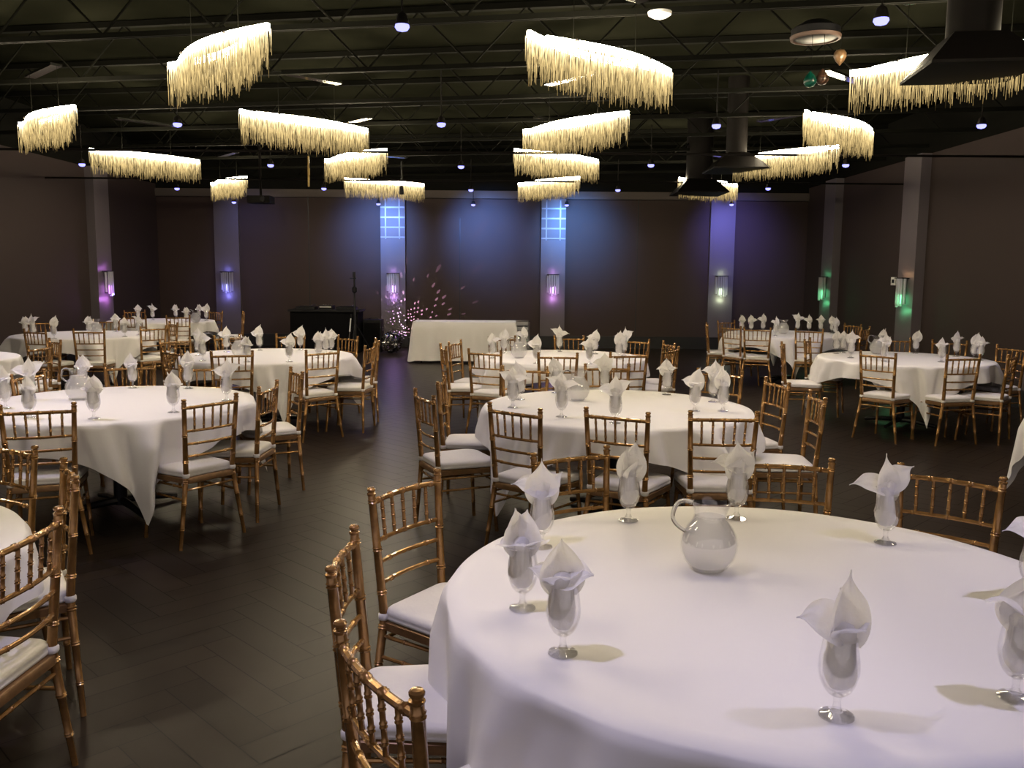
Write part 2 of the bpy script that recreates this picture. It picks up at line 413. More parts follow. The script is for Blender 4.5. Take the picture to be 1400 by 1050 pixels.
ZC = 0.765
def make_table():
    t = thing('round_table', 'x', 'table')
    MB().lathe([(0, .73), (.905, .73), (.915, .737), (.915, .752), (.905, .758), (0, .758)], 64).build('tabletop', M_wood, t)
    MB().tube([(0, 0, .04), (0, 0, .73)], .045, 14).build('pedestal', M_iron, t)
    for k in range(4):
        a = k*PI/2+PI/4
        MB().tube([(0, 0, .07), (math.cos(a)*.2, math.sin(a)*.2, .06), (math.cos(a)*.40, math.sin(a)*.40, .03)], [.03, .025, .02], 8).build('foot', M_iron, t)
    return register(t)
tab = make_table()
def cloth(key, cx, cy, cdir, seed):
    r_ = random.Random(seed); NA, NR, ND = 288, 14, 22
    s2 = 2.22/2; R0 = .925
    if key == 'T0': s2 = 1.22; R0 = .952
    ph = [r_.uniform(0, 2*PI) for _ in range(6)]
    c0 = math.radians(cdir)
    b = MB(); vs = []; fs = []
    for j in range(NA):
        th = 2*PI*j/NA
        d = (th-c0+PI/4) % (PI/2)-PI/4      # angle from the nearest corner
        L = s2/math.cos(PI/4-abs(d)); drop = L-R0
        dd = d/(PI/4)
        wav = .5*math.cos(dd*PI*2.6+ph[0])+.35*math.cos(dd*PI*4.1+ph[1]+th)+.35*math.sin(9*th+ph[2])+.28*math.sin(19*th+ph[3]+.6*math.sin(3*th))+.10*math.sin(43*th+ph[4])
        flare = (.02 if key == 'T0' else .045)+(.03 if key == 'T0' else .12)*math.exp(-(dd/.33)**2)
        for i in range(NR+1):
            r = .02+(R0-.02)*i/NR
            z = ZC+.0012*math.sin(5*r*math.cos(th)*2+ph[4])*math.sin(4*r*math.sin(th)*2+ph[5])
            vs.append((r*math.cos(th), r*math.sin(th), z))
        for i in range(1, ND+1):
            u = i/ND; g = u*drop
            # rounded shoulder, then the fall with folds growing towards the hem
            cur = min(1, g/.05)
            z = ZC-(g-.018*cur)
            amp = min(1, g/.17)*.055*(.6+1.2*min(1, drop/.5))
            if key == 'T0': amp *= .42
            r = R0+.014*math.sin(cur*PI/2)+flare*max(0, g-.04)*.8+amp*wav
            r = max(r, R0+.004)
            pull = .62*min(1, g/.42)**1.2*math.exp(-(dd/.62)**2)      # the corner gathers into a narrow tail
            t2 = th-d*pull
            vs.append((r*math.cos(t2), r*math.sin(t2), max(z, .03)))
    T = NR+ND+1
    for j in range(NA):
        k = (j+1) % NA
        for i in range(T-1): fs.append((j*T+i, k*T+i, k*T+i+1, j*T+i+1))
    vs.append((0, 0, ZC)); ci = len(vs)-1
    for j in range(NA): fs.append((ci, ((j+1) % NA)*T, j*T))
    b.add(vs, fs)
    o = b.build('tablecloth', M_cloth, loc=(cx, cy, 0), angle=180)
    tag(o, 'square white cloth with hanging corners covering the '+TW[key], 'tablecloth', 'white cloths on round tables')
first = True
for i, (key, x, y, cd, w) in enumerate(TABLES):
    lab = 'round banquet table hidden under white cloth, the '+w
    if first: tab.location = (x, y, 0); tab['label'] = lab; tab['group'] = 'round banquet tables'; first = False
    else: dup(tab, (x, y, 0), 0, lab, 'round banquet tables')
    cloth(key, x, y, cd, 20+i)

# ------------------------------------------------------------------ chair
def node_tube(b, p0, p1, r, nodes=(), n=8, bow=None, seg=1, amp=1.28, w=.006):
    """tube with bamboo rings at the given fractions, optionally bowed"""
    p0 = Vector(p0); p1 = Vector(p1); L = (p1-p0).length
    ts = [(i/seg, r) for i in range(seg+1)]
    for nd in nodes:
        for o, k in ((-w*1.6, 1), (-w*.8, amp), (0, .92), (w*.8, amp), (w*1.6, 1)): ts.append((nd+o/L, r*k))
    ts.sort()
    path = []; rad = []
    for t, rr in ts:
        p = p0.lerp(p1, t)
        if bow: p = p+Vector(bow)*(1-(2*t-1)**2)
        path.append(p); rad.append(rr)
    return b.tube(path, rad, n)
ZT_ = .92
def post_pts(s):
    return [(s*.236, -.205, 0), (s*.168, -.188, .445), (s*.189, -.225, .905)]
def make_chair():
    t = thing('dining_chair', 'x', 'chair')
    for s in (-1, 1):
        a, m_, top = [Vector(p) for p in post_pts(s)]
        b = MB(); path = []; rad = []
        def addseg(p, q, r0, r1, nodes):
            L = (q-p).length; ts = [(0, 1), (1, 1)]
            for nd in nodes:
                for o, k in ((-.009, 1), (-.005, 1.22), (0, .95), (.005, 1.22), (.009, 1)): ts.append((nd+o/L, k))
            ts.sort()
            for u, k in ts: path.append(p.lerp(q, u)); rad.append((r0+(r1-r0)*u)*k)
        addseg(a, m_, .0115, .0170, (.28, .62, .92)); addseg(m_, top, .0170, .0140, (.2, .55, .93))
        b.tube(path, rad, 10)
        b.build('back_leg', M_gold, t)
        b = MB(); z = [(0.014, 0), (.0165, .004), (.0165, .008), (.011, .011), (.011, .014), (.0155, .018), (.016, .024), (.012, .029), (.0, .031)]
        b.lathe(z, 12, top.x, top.y, .895); b.build('finial', M_gold, t)
        b = MB(); node_tube(b, (s*.205, .205, 0), (s*.178, .175, .425), .0125, (.25, .6, .9), seg=2); b.build('front_leg', M_gold, t)
        b = MB()
        for z in (.30, .375):
            k = z/.43
            node_tube(b, (s*(.205-.027*k), .205-.03*k, z), (s*(.236-.068*k), -.205+.017*k, z+.0), .0075, (.3, .7))
        b.build('side_stretcher', M_gold, t)
    def px(z):   # half width & y of the back posts at height z
        if z < .445: k = z/.445; return .236-.068*k, -.205+.017*k
        k = (z-.445)/.46; return .168+.021*k, -.188-.037*k
    w, y = px(.868); b = MB(); node_tube(b, (-w, y, .868), (w, y, .868), .0105, (.1, .3, .5, .7, .9), bow=(0, -.022, .004), seg=12); b.build('top_rail', M_gold, t)
    for z in (.725, .645, .567):
        w, y = px(z); b = MB(); node_tube(b, (-w, y, z), (w, y, z), .0085, (.15, .5, .85) if z > .7 else (.2, .8), bow=(0, -.022, 0), seg=12); b.build('back_rail', M_gold, t)
    for k in range(5):
        u = (k+1)/6; w0, y0 = px(.725); w1, y1 = px(.868); bo = -.022*(1-(2*u-1)**2)
        b = MB(); node_tube(b, (-w0+2*w0*u, y0+bo, .73), (-w1+2*w1*u, y1+bo, .866), .0068, (.22, .5, .78), amp=1.35, w=.005); b.build('spindle', M_gold, t)
    w, y = px(.36); b = MB(); node_tube(b, (-w, y, .36), (w, y, .36), .0075, (.3, .7)); b.build('back_stretcher', M_gold, t)
    b = MB(); node_tube(b, (-.19, .187, .34), (.19, .187, .34), .0075, (.3, .7)); b.build('front_stretcher', M_gold, t)
    def trap(hw0, hw1, y0, y1, z, rr=.05, N=7):
        pts = []
        for (cx, cy, a0) in ((hw1-rr, y1-rr, 0), (-hw1+rr, y1-rr, 90), (-hw0+rr*.6, y0+rr*.6, 180), (hw0-rr*.6, y0+rr*.6, 270)):
            q = rr if cy > 0 else rr*.6
            for i in range(N): a = math.radians(a0+90*i/(N-1)); pts.append((cx+q*math.cos(a), cy+q*math.sin(a), z))
        return pts
    def slab(layers):
        b = MB(); vs = []; n_ = len(layers[0])
        for L in layers: vs += L
        fs = [(i*n_+k, i*n_+(k+1) % n_, (i+1)*n_+(k+1) % n_, (i+1)*n_+k) for i in range(len(layers)-1) for k in range(n_)]
        fs += [tuple(range(n_))[::-1], tuple((len(layers)-1)*n_+k for k in range(n_))]
        return b.add(vs, fs)
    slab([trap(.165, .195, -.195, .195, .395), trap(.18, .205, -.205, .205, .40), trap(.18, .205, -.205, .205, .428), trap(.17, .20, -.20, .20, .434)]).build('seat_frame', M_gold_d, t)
    def tr2(k, z): return trap(.178*k, .206*k, -.188*k, .208*k, z, .07)
    c = slab([tr2(.95, .434), tr2(1.0, .438), tr2(1.01, .448), tr2(.995, .455), tr2(1.01, .460), tr2(1.0, .472), tr2(.96, .480), tr2(.88, .485), tr2(.6, .489)]).build('cushion', M_cush, t, angle=75)
    for s in (-1, 1):
        w, y = px(.447)
        b = MB(); b.lathe([(.019, -.012), (.0225, -.006), (.0225, .008), (.019, .013)], 12, s*w, y, .447); b.build('cushion_tie', M_cush, t)
    return register(t)
chair = make_chair()

#DATA0
CHAIRS = [
    ('T0', [(-0.208, 3.1, -2.158), (-0.249, 2.413, -1.554), (-0.084, 1.821, -1.001), (0.369, 3.596, -2.649), (1.126, 3.462, -3.343), (1.614, 3.27, -3.836)]),
    ('T1', [(-0.363, 5.724, -1.15), (-0.292, 6.344, -1.615), (0.156, 5.251, -0.676), (0.705, 5.135, -0.502), (1.208, 5.146, -0.019), (1.741, 6.417, -4.555), (1.773, 5.701, 1.483), (0.082, 7.044, -3.263), (0.835, 7.286, -3.06), (1.566, 6.934, -3.753)]),
    ('T2', [(-0.518, 9.399, -1.334), (-0.436, 9.871, -1.87), (-0.17, 9.02, -0.5), (0.452, 8.749, -0.033), (1.117, 8.907, 0.181), (1.5, 9.42, 0.95), (1.34, 10.33, -3.75), (1.57, 9.98, -4.55), (0.755, 10.69, -2.922), (-0.003, 10.523, -2.568)]),
    ('T3', [(-2.80, 5.19, 0.35), (-2.036, 5.468, 0.963), (-1.905, 6.012, 1.519), (-1.901, 6.776, -4.235), (-2.461, 6.966, -2.816), (-3.095, 7.017, -2.813), (-3.422, 6.54, -1.673)]),
    ('T4', [(-2.765, 8.624, 0.313), (-2.05, 8.874, 0.791), (-1.744, 9.367, 1.467), (-1.768, 9.99, -4.468), (-2.787, 10.589, -3.361), (-2.138, 10.416, -3.88), (-3.243, 10.433, -2.122), (-3.657, 9.828, -2.22), (-3.21, 8.783, -0.709)]),
    ('T5', [(-5.549, 11.635, 0.161), (-6.051, 11.47, -0.379), (-5.133, 12.241, 0.92), (-5.236, 12.958, -4.043), (-6.907, 13.01, -2.317), (-6.278, 13.419, -2.987)]),
    ('T6', [(-5.794, 15.291, 0.255), (-6.38, 15.06, 0.0), (-5.88, 16.88, -3.7), (-5.30, 16.55, -4.35), (-7.128, 16.733, -2.478)]),
    ('T7', [(-5.054, 8.982, -4.827), (-5.226, 9.539, -3.933)]),
    ('T8', [(-2.354, 3.655, -3.63), (-1.923, 3.249, -4.143), (-1.705, 2.6, 1.53)]),
    ('T9', [(3.902, 9.059, -0.891), (4.437, 8.911, 0.221), (3.828, 10.678, -2.062), (3.317, 9.981, -1.797), (4.824, 10.8, -3.123), (5.223, 10.486, -3.64), (5.418, 9.803, 1.911), (4.914, 9.031, 0.859)]),
    ('T10', [(3.689, 13.202, -0.288), (4.394, 12.96, -0.373), (3.323, 13.973, -1.739), (3.52, 13.48, -1.0), (3.739, 14.72, -2.627), (5.298, 14.144, -4.365), (5.179, 13.449, 0.885)]),
]
GOBLETS = [
    ('T0', [(0.13, 2.05), (0.034, 2.336), (0.105, 2.887), (0.443, 3.221), (0.861, 3.262), (1.304, 2.964), (0.691, 1.752), (1.119, 1.841), (1.5, 2.423)]),
    ('T1', [(0.006, 6.0), (0.059, 6.377), (0.322, 5.612), (0.644, 5.391), (0.345, 6.76), (0.73, 6.86), (1.195, 6.709), (1.244, 5.904), (1.47, 6.346), (1.438, 5.914)]),
    ('T2', [(-0.215, 9.523), (-0.096, 10.105), (0.252, 8.988), (0.558, 10.395), (0.795, 8.969), (0.958, 10.109), (1.161, 9.52), (1.271, 9.956), (0.135, 10.316)]),
    ('T3', [(-3.375, 5.781), (-3.011, 5.413), (-2.6, 5.392), (-2.98, 6.842), (-2.21, 5.667), (-2.543, 6.837), (-2.04, 6.214), (-3.246, 6.585), (-3.395, 6.117)]),
    ('T4', [(-3.189, 8.998), (-3.426, 9.535), (-3.264, 9.997), (-2.695, 8.884), (-2.951, 10.218), (-2.279, 8.935), (-2.495, 10.311), (-2.082, 9.403), (-2.094, 9.831), (-2.072, 10.015)]),
    ('T5', [(-6.762, 12.172), (-6.514, 11.922), (-6.105, 11.67), (-5.991, 12.409), (-5.929, 13.117), (-5.374, 12.149), (-5.321, 12.489)]),
    ('T6', [(-6.972, 16.364), (-6.667, 16.284), (-6.355, 16.592), (-5.863, 15.794), (-5.901, 16.533), (-5.643, 16.2), (-5.72, 16.42)]),
    ('T9', [(3.862, 10.439), (3.984, 10.542), (3.839, 9.92), (4.511, 10.676), (4.046, 9.523), (4.86, 10.552), (4.662, 9.495), (5.165, 10.179), (5.206, 9.867), (5.203, 9.728)]),
    ('T10', [(3.717, 14.242), (3.874, 14.262), (4.103, 14.38), (4.03, 13.444), (4.691, 14.454), (4.86, 14.385), (5.033, 14.33), (4.99, 13.557), (5.122, 14.063)]),
]
JUGS = [
    ('T0', [(0.624, 2.677)]),
    ('T1', [(0.482, 6.379)]),
    ('T2', [(0.075, 9.591)]),
    ('T3', [(-3.094, 6.207)]),
    ('T4', [(-2.945, 9.451)]),
    ('T5', [(-5.969, 12.561)]),
    ('T6', [(-5.627, 15.595)]),
    ('T9', [(4.343, 10.418)]),
    ('T10', [(4.309, 13.968)]),
]
#DATA1

CAMXY = Vector((0, 0))
def sector(key, x, y):
    d = Vector((x, y))-TC[key]
    view = TC[key].normalized()
    right = Vector((view.y, -view.x))
    a = math.degrees(math.atan2(d.dot(view), d.dot(right))) % 360
    names = ['right', 'far right', 'far', 'far left', 'left', 'near left', 'near', 'near right']
    return names[int(((a+22.5) % 360)//45)]
def positional(key, L):
    """words that single each item out on its table: side, then order along the photo"""
    S = [sector(key, p[0], p[1]) for p in L]; out = []
    for i, p in enumerate(L):
        same = sorted([j for j in range(len(L)) if S[j] == S[i]], key=lambda j: L[j][0]/L[j][1])
        if len(same) == 1: out.append('at %s of' % S[i]); continue
        k = same.index(i); m = len(same)
        nm = {2: ['left', 'right'], 3: ['left', 'middle', 'right'], 4: ['leftmost', 'second', 'third', 'rightmost'], 5: ['leftmost', 'second', 'middle', 'fourth', 'rightmost']}[m][k]
        out.append('%s of %s at %s of' % (nm, ['', '', 'two', 'three', 'four', 'five'][m], S[i]))
    return out
first = True
for key, L in CHAIRS:
    ws = positional(key, L)
    for (x, y, rz), w in zip(L, ws):
        lab = 'gold spindle-back chair, %s %s' % (w, TW[key])
        if first: chair.location = (x, y, 0); chair.rotation_euler.z = rz; chair['label'] = lab; chair['group'] = 'chairs around the '+TW[key]; first = False
        else: dup(chair, (x, y, 0), rz, lab, 'chairs around the '+TW[key])

# ------------------------------------------------------------------ goblets, napkins, jugs
def make_goblet():
    t = thing('water_goblet', 'x', 'glass')
    prof = [(.0085, .047), (.018, .050), (.028, .060), (.036, .075), (.0415, .095), (.0425, .108), (.041, .130), (.0375, .152), (.0352, .170), (.0345, .174), (.0335, .1735), (.0342, .168), (.0365, .151), (.040, .129), (.0412, .108), (.040, .096), (.0345, .077), (.026, .064), (.012, .056), (0, .055)]
    MB().lathe(prof, 28).build('bowl', M_glass, t)
    MB().lathe([(0, 0), (.036, 0), (.0375, .002), (.036, .0045), (.022, .008), (.013, .012), (.0125, .017), (.0095, .020), (.0078, .028), (.0078, .038), (.0095, .044), (.0105, .048), (0, .050)], 28).build('stem', M_stem, t)
    return register(t)
gob = make_goblet()

def petal(b, az, tilt, L, Wd, z0, r0, cup=.5, curl=0.0, base=.55, pk=1.5, face=0.0, lean=0, ph=0.0):
    """a folded leaf of linen growing out of the glass; face turns its blade about its own length"""
    NU, NV = 16, 10; vs = []; fs = []
    ca_, sa_ = math.cos(az), math.sin(az)
    px = r0; pz = z0; ds = L/NU; cf, sf = math.cos(face), math.sin(face)
    for i in range(NU+1):
        u = i/NU; a = tilt+curl*u*u
        if i: px += math.sin(a)*ds; pz += math.cos(a)*ds
        w = Wd*((1-u)*base+math.sin(PI*min(1, u**.85))*.9)*(1 if u < .62 else 1-((u-.62)/.38)**pk)
        w = max(w, .0012)
        for j in range(NV+1):
            v = (j/NV*2-1)
            t_ = w*v; n_ = cup*w*(abs(v)**1.4)+.0035*math.sin(v*5+u*4+ph)*(1-u*.5)+.0020*math.sin(v*11-u*9+ph*2)
            tt = t_*cf-n_*sf; nn = t_*sf+n_*cf
            rx = px-nn*math.cos(a); zz = pz+nn*math.sin(a); y = tt+lean*u*L
            vs.append((rx*ca_-y*sa_, rx*sa_+y*ca_, zz))
    for i in range(NU):
        for j in range(NV):
            q = i*(NV+1)+j; fs.append((q, q+1, q+NV+2, q+NV+1))
    b.add(vs, fs)
def napkin(name, petals, seed):
    r_ = random.Random(seed); b = MB()
    ph = [r_.uniform(0, 6.28) for _ in range(4)]
    def fn(t, z): return 1-.06+.07*math.sin(3*t+ph[0]+z*25)+.05*math.sin(6*t+ph[1]-z*60)+.025*math.sin(13*t+ph[2]+z*90)
    b.lathe([(0, .060), (.018, .063), (.0285, .074), (.0345, .092), (.0355, .112), (.033, .132), (.0305, .152), (.029, .170), (.029, .186), (.022, .198), (.008, .204), (0, .205)], 36, fn=fn)
    for p in petals: petal(b, **p)
    me_o = b.build(name, M_nap, angle=180)
    return me_o
D = math.radians
VAR = [
 ('with one tall rounded leaf and a side brim', [dict(az=D(95), tilt=.04, L=.140, Wd=.041, z0=.148, r0=.002, cup=.30, curl=-.2, pk=7.0, base=.8), dict(az=D(100), tilt=.10, L=.120, Wd=.036, z0=.150, r0=.012, cup=.35, curl=-.3, pk=2.0, base=.8, ph=2), dict(az=D(-15), tilt=1.0, L=.085, Wd=.034, z0=.178, r0=.0, cup=.25, curl=.8, pk=3, face=.55, base=1.0), dict(az=D(-70), tilt=.6, L=.055, Wd=.045, z0=.172, r0=.010, cup=.3, curl=1.0, pk=3, ph=1), dict(az=D(170), tilt=1.0, L=.080, Wd=.024, z0=.180, r0=.010, cup=.3, curl=.5, pk=2, face=-.7)]),
 ('with two rounded peaks above a rolled brim', [dict(az=D(150), tilt=.10, L=.130, Wd=.038, z0=.155, r0=.006, cup=.30, curl=-.1, pk=5, base=.8, face=-.6), dict(az=D(20), tilt=.14, L=.125, Wd=.038, z0=.155, r0=.004, cup=.30, curl=.05, pk=5, base=.8, face=.7, ph=1), dict(az=D(90), tilt=.02, L=.11, Wd=.036, z0=.155, r0=.004, cup=.3, pk=2.5, base=.9), dict(az=D(-90), tilt=.9, L=.050, Wd=.052, z0=.176, r0=.006, cup=.1, curl=.8, pk=4, base=1.0), dict(az=D(185), tilt=1.2, L=.060, Wd=.026, z0=.178, r0=.008, cup=.2, curl=.5, pk=3, face=-.4), dict(az=D(-5), tilt=1.2, L=.060, Wd=.026, z0=.178, r0=.008, cup=.2, curl=.5, pk=3, face=.4)]),
 ('with a pointed middle and two spread wings', [dict(az=D(90), tilt=-.02, L=.155, Wd=.042, z0=.150, r0=.004, cup=.45, curl=.05, pk=1.1, base=.8), dict(az=D(180), tilt=1.05, L=.110, Wd=.026, z0=.190, r0=.0, cup=.35, curl=.75, pk=1.3, face=-.8, base=1.1), dict(az=D(5), tilt=.85, L=.100, Wd=.028, z0=.188, r0=.0, cup=.35, curl=-.2, pk=1.3, face=.9, base=1.0), dict(az=D(-80), tilt=.2, L=.075, Wd=.036, z0=.165, r0=.012, cup=.4, curl=.1, pk=2, ph=2)]),
 ('with a broad slanting sail and a small hook', [dict(az=D(20), tilt=.16, L=.155, Wd=.040, z0=.150, r0=.0, cup=.30, curl=.05, pk=2.0, base=.85, face=1.1), dict(az=D(170), tilt=.12, L=.125, Wd=.024, z0=.155, r0=.008, cup=.5, curl=-.3, pk=2.4, face=-.8), dict(az=D(-50), tilt=.35, L=.085, Wd=.038, z0=.160, r0=.010, cup=.3, curl=.2, pk=1.7, face=.2, ph=1), dict(az=D(0), tilt=.9, L=.075, Wd=.026, z0=.185, r0=.0, cup=.3, curl=.3, pk=1.5, face=.8)]),
 ('with one upright ear and two long drooping leaves', [dict(az=D(80), tilt=.0, L=.165, Wd=.030, z0=.150, r0=.004, cup=.45, curl=-.1, pk=1.2, base=.9, face=.3), dict(az=D(178), tilt=1.15, L=.130, Wd=.027, z0=.188, r0=.0, cup=.3, curl=.75, pk=1.1, face=-.8, base=1.1), dict(az=D(10), tilt=.70, L=.135, Wd=.030, z0=.185, r0=.0, cup=.3, curl=.65, pk=1.3, face=.9, base=1.0), dict(az=D(40), tilt=.30, L=.11, Wd=.032, z0=.16, r0=.006, cup=.4, curl=.1, pk=1.3, face=.6), dict(az=D(-85), tilt=.2, L=.065, Wd=.034, z0=.165, r0=.012, cup=.4, curl=.2, pk=2, ph=2)]),
 ('with a curled-over top and one flat leaf', [dict(az=D(60), tilt=-.05, L=.165, Wd=.036, z0=.150, r0=.006, cup=.4, curl=.7, pk=1.6, base=.85, face=.8), dict(az=D(120), tilt=.05, L=.125, Wd=.040, z0=.150, r0=.004, cup=.35, curl=.1, pk=2, ph=1), dict(az=D(180), tilt=1.1, L=.105, Wd=.034, z0=.186, r0=.0, cup=.2, curl=.6, pk=2.2, face=-.7, base=1.1), dict(az=D(-60), tilt=.6, L=.06, Wd=.045, z0=.172, r0=.008, cup=.2, curl=1.0, pk=3, ph=2)]),
]
NAPS = [napkin('folded_napkin', v[1], 40+i) for i, v in enumerate(VAR)]
FIX = {'T0': [(0, 0), (1, .2), (2, 0), (3, 0), (2, .1), (4, 0), (5, 0), (0, 2.6), (4, .2)]}
usedN = set(); first = True
for key, L in GOBLETS:
    ws = positional(key, L)
    for i, ((x, y), w) in enumerate(zip(L, ws)):
        lab = 'clear stemmed goblet, %s %s' % (w, TW[key]); z = ZC+.0015
        if first: gob.location = (x, y, z); gob['label'] = lab; gob['group'] = 'goblets on the '+TW[key]; first = False
        else: dup(gob, (x, y, z), 0, lab, 'goblets on the '+TW[key])
        if key in FIX: v, rz = FIX[key][i]
        else: v, rz = rnd.randrange(6), rnd.uniform(-.5, .5)+(PI if rnd.random() < .35 else 0)
        o = NAPS[v]
        if v in usedN: o = o.copy(); C.objects.link(o)
        usedN.add(v); o.location = (x, y, z+.002); o.rotation_euler = (rnd.uniform(-.04, .04), rnd.uniform(-.04, .04), rz)
        sc = rnd.uniform(.93, 1.05) if key != 'T0' else 1.0; o.scale = (1, 1, sc)
        tag(o, ('white napkin %s, in goblet on front table' % VAR[v][0]) if key == 'T0' and i not in (2, 4, 7, 8) else 'white napkin in goblet, %s %s' % (w, TW[key]), 'napkin', 'napkins on the '+TW[key])

def make_jug():
    t = thing('water_jug', 'x', 'jug')
    def lip(t_, z):
        k = max(0, (z-.17)/.055); return 1+k*.22*max(0, math.cos(t_))**6
    out = [(0, .006), (.045, .004), (.060, .010), (.078, .035), (.088, .065), (.090, .088), (.084, .115), (.070, .140), (.056, .158), (.050, .172), (.050, .190), (.056, .210), (.062, .224)]
    inn = [(.0595, .224), (.0535, .210), (.047, .190), (.047, .172), (.053, .158), (.067, .140), (.081, .115), (.087, .088), (.085, .065), (.075, .037), (.057, .014), (0, .010)]
    MB().lathe(out+inn, 40, fn=lip).build('body', M_jug, t)
    MB().lathe([(0, .012), (.056, .016), (.0735, .038), (.083, .065), (.085, .088), (.079, .115), (.065, .139), (.051, .157), (.0462, .172), (0, .172)], 36).build('whitened_water', M_water, t)
    MB().lathe([(0, 0), (.048, 0), (.050, .004), (.046, .009), (0, .009)], 32).build('foot', M_stem, t)
    h = MB(); pts = []; rad = []
    for i in range(17):
        u = i/16; a = PI*(.5-u*1.0)
        x = -.055-.062*math.sin(PI*u)**.7; z = .216-.10*u**1.15+.022*math.sin(PI*min(1, u*2.2))*(1-u)
        pts.append((x, 0, z)); rad.append(.0075-.002*u)
    h.tube(pts, rad, 10); h.build('handle', M_stemX, t)
    return register(t)
jug = make_jug(); first = True
for key, L in JUGS:
    for (x, y) in L:
        lab = 'round-bellied glass jug of water standing on the '+TW[key]
        if first: jug.location = (x, y, ZC+.0015); jug['label'] = lab; jug['group'] = 'water jugs'; first = False
        else: dup(jug, (x, y, ZC+.0015), 0, lab, 'water jugs')

# ------------------------------------------------------------------ rectangular head table
rx0, rx1, ry0, ry1 = -1.86, .06, 16.35, 17.10
t = thing('head_table', 'long rectangular folding table under white cloth near the back wall', 'table', ((rx0+rx1)/2, (ry0+ry1)/2, 0))
hx, hy = (rx1-rx0)/2, (ry1-ry0)/2
MB().box(-hx+.01, hx-.01, -hy+.01, hy-.01, .73, .76).build('tabletop', M_wood, t, smooth=False)
for sx in (-1, 1):
    for sy in (-1, 1): MB().tube([(sx*(hx-.15), sy*(hy-.1), 0), (sx*(hx-.15), sy*(hy-.1), .73)], .015, 8).build('leg', M_iron, t)
b = MB(); vs = []; fs = []; per = []
rr_ = .04
for (cx, cy, a0) in ((hx-rr_, -hy+rr_, -90), (hx-rr_, hy-rr_, 0), (-hx+rr_, hy-rr_, 90), (-hx+rr_, -hy+rr_, 180)):
    for i in range(9): a = math.radians(a0+90*i/8); per.append((cx+rr_*math.cos(a), cy+rr_*math.sin(a), math.cos(a), math.sin(a), i))
full = []
for i in range(len(per)):
    p, q = per[i], per[(i+1) % len(per)]; L_ = math.hypot(q[0]-p[0], q[1]-p[1]); m_ = max(1, int(L_/.03))
    for k in range(m_):
        u = k/m_; full.append((p[0]+(q[0]-p[0])*u, p[1]+(q[1]-p[1])*u, p[2]+(q[2]-p[2])*u, p[3]+(q[3]-p[3])*u))
n_ = len(full); ND = 16
for i in range(ND+1):
    u = i/ND
    for k, (x, y, nx, ny) in enumerate(full):
        cn = abs(nx*ny)*2
        s_ = k*.03
        o = .012*min(1, u*8)+u*(.05+.08*cn)+.024*u*math.sin(s_*9+math.sin(s_*3))+.016*u*math.sin(s_*23+1)
        vs.append((x+nx*o, y+ny*o, .77-(.006*min(1, u*10))-u*(.735-.02*(1-cn))))
for i in range(ND):
    for k in range(n_): fs.append((i*n_+k, i*n_+(k+1) % n_, (i+1)*n_+(k+1) % n_, (i+1)*n_+k))
fs.append(tuple(range(n_)))
b.add(vs, fs); o = b.build('tablecloth', M_cloth, loc=((rx0+rx1)/2, (ry0+ry1)/2, 0), angle=60)
tag(o, 'floor-length white cloth over the rectangular head table', 'tablecloth')

# ------------------------------------------------------------------ equipment near the back wall
t = thing('equipment_rack', 'open rack of silver-faced units behind the right end of head table', 'rack', (.12, 17.9, 0))
MB().box(-.26, -.23, -.22, .22, 0, .74).box(.20, .23, -.22, .22, 0, .74).box(-.26, .23, -.22, .22, 0, .03).box(-.26, .23, -.22, .22, .715, .745).build('rack_frame', M_chrome, t, smooth=False)
for z in (.06, .18, .30, .42, .54, .64):
    MB().box(-.225, .195, -.21, .20, z, z+.07).build('amplifier', mat('rack unit', (.35, .35, .34), .35, .6) if z == .06 else bpy.data.materials['rack unit'], t, smooth=False)
t = thing('dj_desk', 'black draped DJ desk left of the pillar by the back wall', 'desk', (-3.9, 18.5, 0))
MB().box(-.70, .70, -.33, .33, 0, .86).build('desk_body', M_blkcloth, t, smooth=False)
MB().box(-.74, .74, -.36, .36, .86, .90).build('desk_top', M_blk, t, smooth=False)
for x in (-.42, .42):
    o = thing('turntable', 'black turntable at the %s end of DJ desk' % ('left' if x < 0 else 'right'), 'turntable', (-3.9+x, 18.48, .90))
    MB().box(-.20, .20, -.17, .17, 0, .055).build('plinth', M_blk, o, smooth=False)
    MB().lathe([(0, .055), (.15, .055), (.15, .067), (0, .068)], 28).build('platter', M_blk, o)
    MB().tube([(.15, .12, .06), (.15, .12, .09), (.12, -.05, .085)], .006, 6).build('tonearm', M_chrome, o)
o = thing('dj_mixer', 'small black mixer with pale strip between the turntables', 'mixer', (-3.9, 18.48, .90))
MB().box(-.14, .14, -.16, .16, 0, .08).build('mixer_case', M_blk, o, smooth=False)
MB().box(-.12, .12, -.163, -.158, .045, .06).build('display_strip', M_white, o, smooth=False)
for x in (-.08, -.03, .03, .08): MB().tube([(x, .05, .08), (x, .05, .10)], .01, 8).build('knob', M_chrome, o)
o = thing('speaker_cabinet', 'low black speaker cabinet right of the DJ desk', 'speaker', (-3.0, 18.75, 0))
MB().box(-.15, .22, -.22, .22, 0, .68).build('cabinet', M_blk, o, smooth=False)
MB().box(-.13, .20, -.232, -.22, .05, .62).build('grille', M_blkcloth, o, smooth=False)
MB().tube([(-.05, -.10, .70), (.0, -.10, .715), (.10, -.10, .715), (.15, -.10, .70)], .012, 8).build('handle', M_blk, o)
o = thing('lighting_stand', 'tall black tripod stand with clamp head beside the DJ desk', 'stand', (-3.22, 17.95, 0))
MB().tube([(0, 0, .12), (0, 0, 1.0), (0, 0, 1.01), (0, 0, 1.62)], [.026, .026, .019, .019], 12).build('pole', M_blk, o)
MB().lathe([(.03, 1.26), (.05, 1.28), (.05, 1.36), (.03, 1.38)], 12).build('collar', M_blk, o)
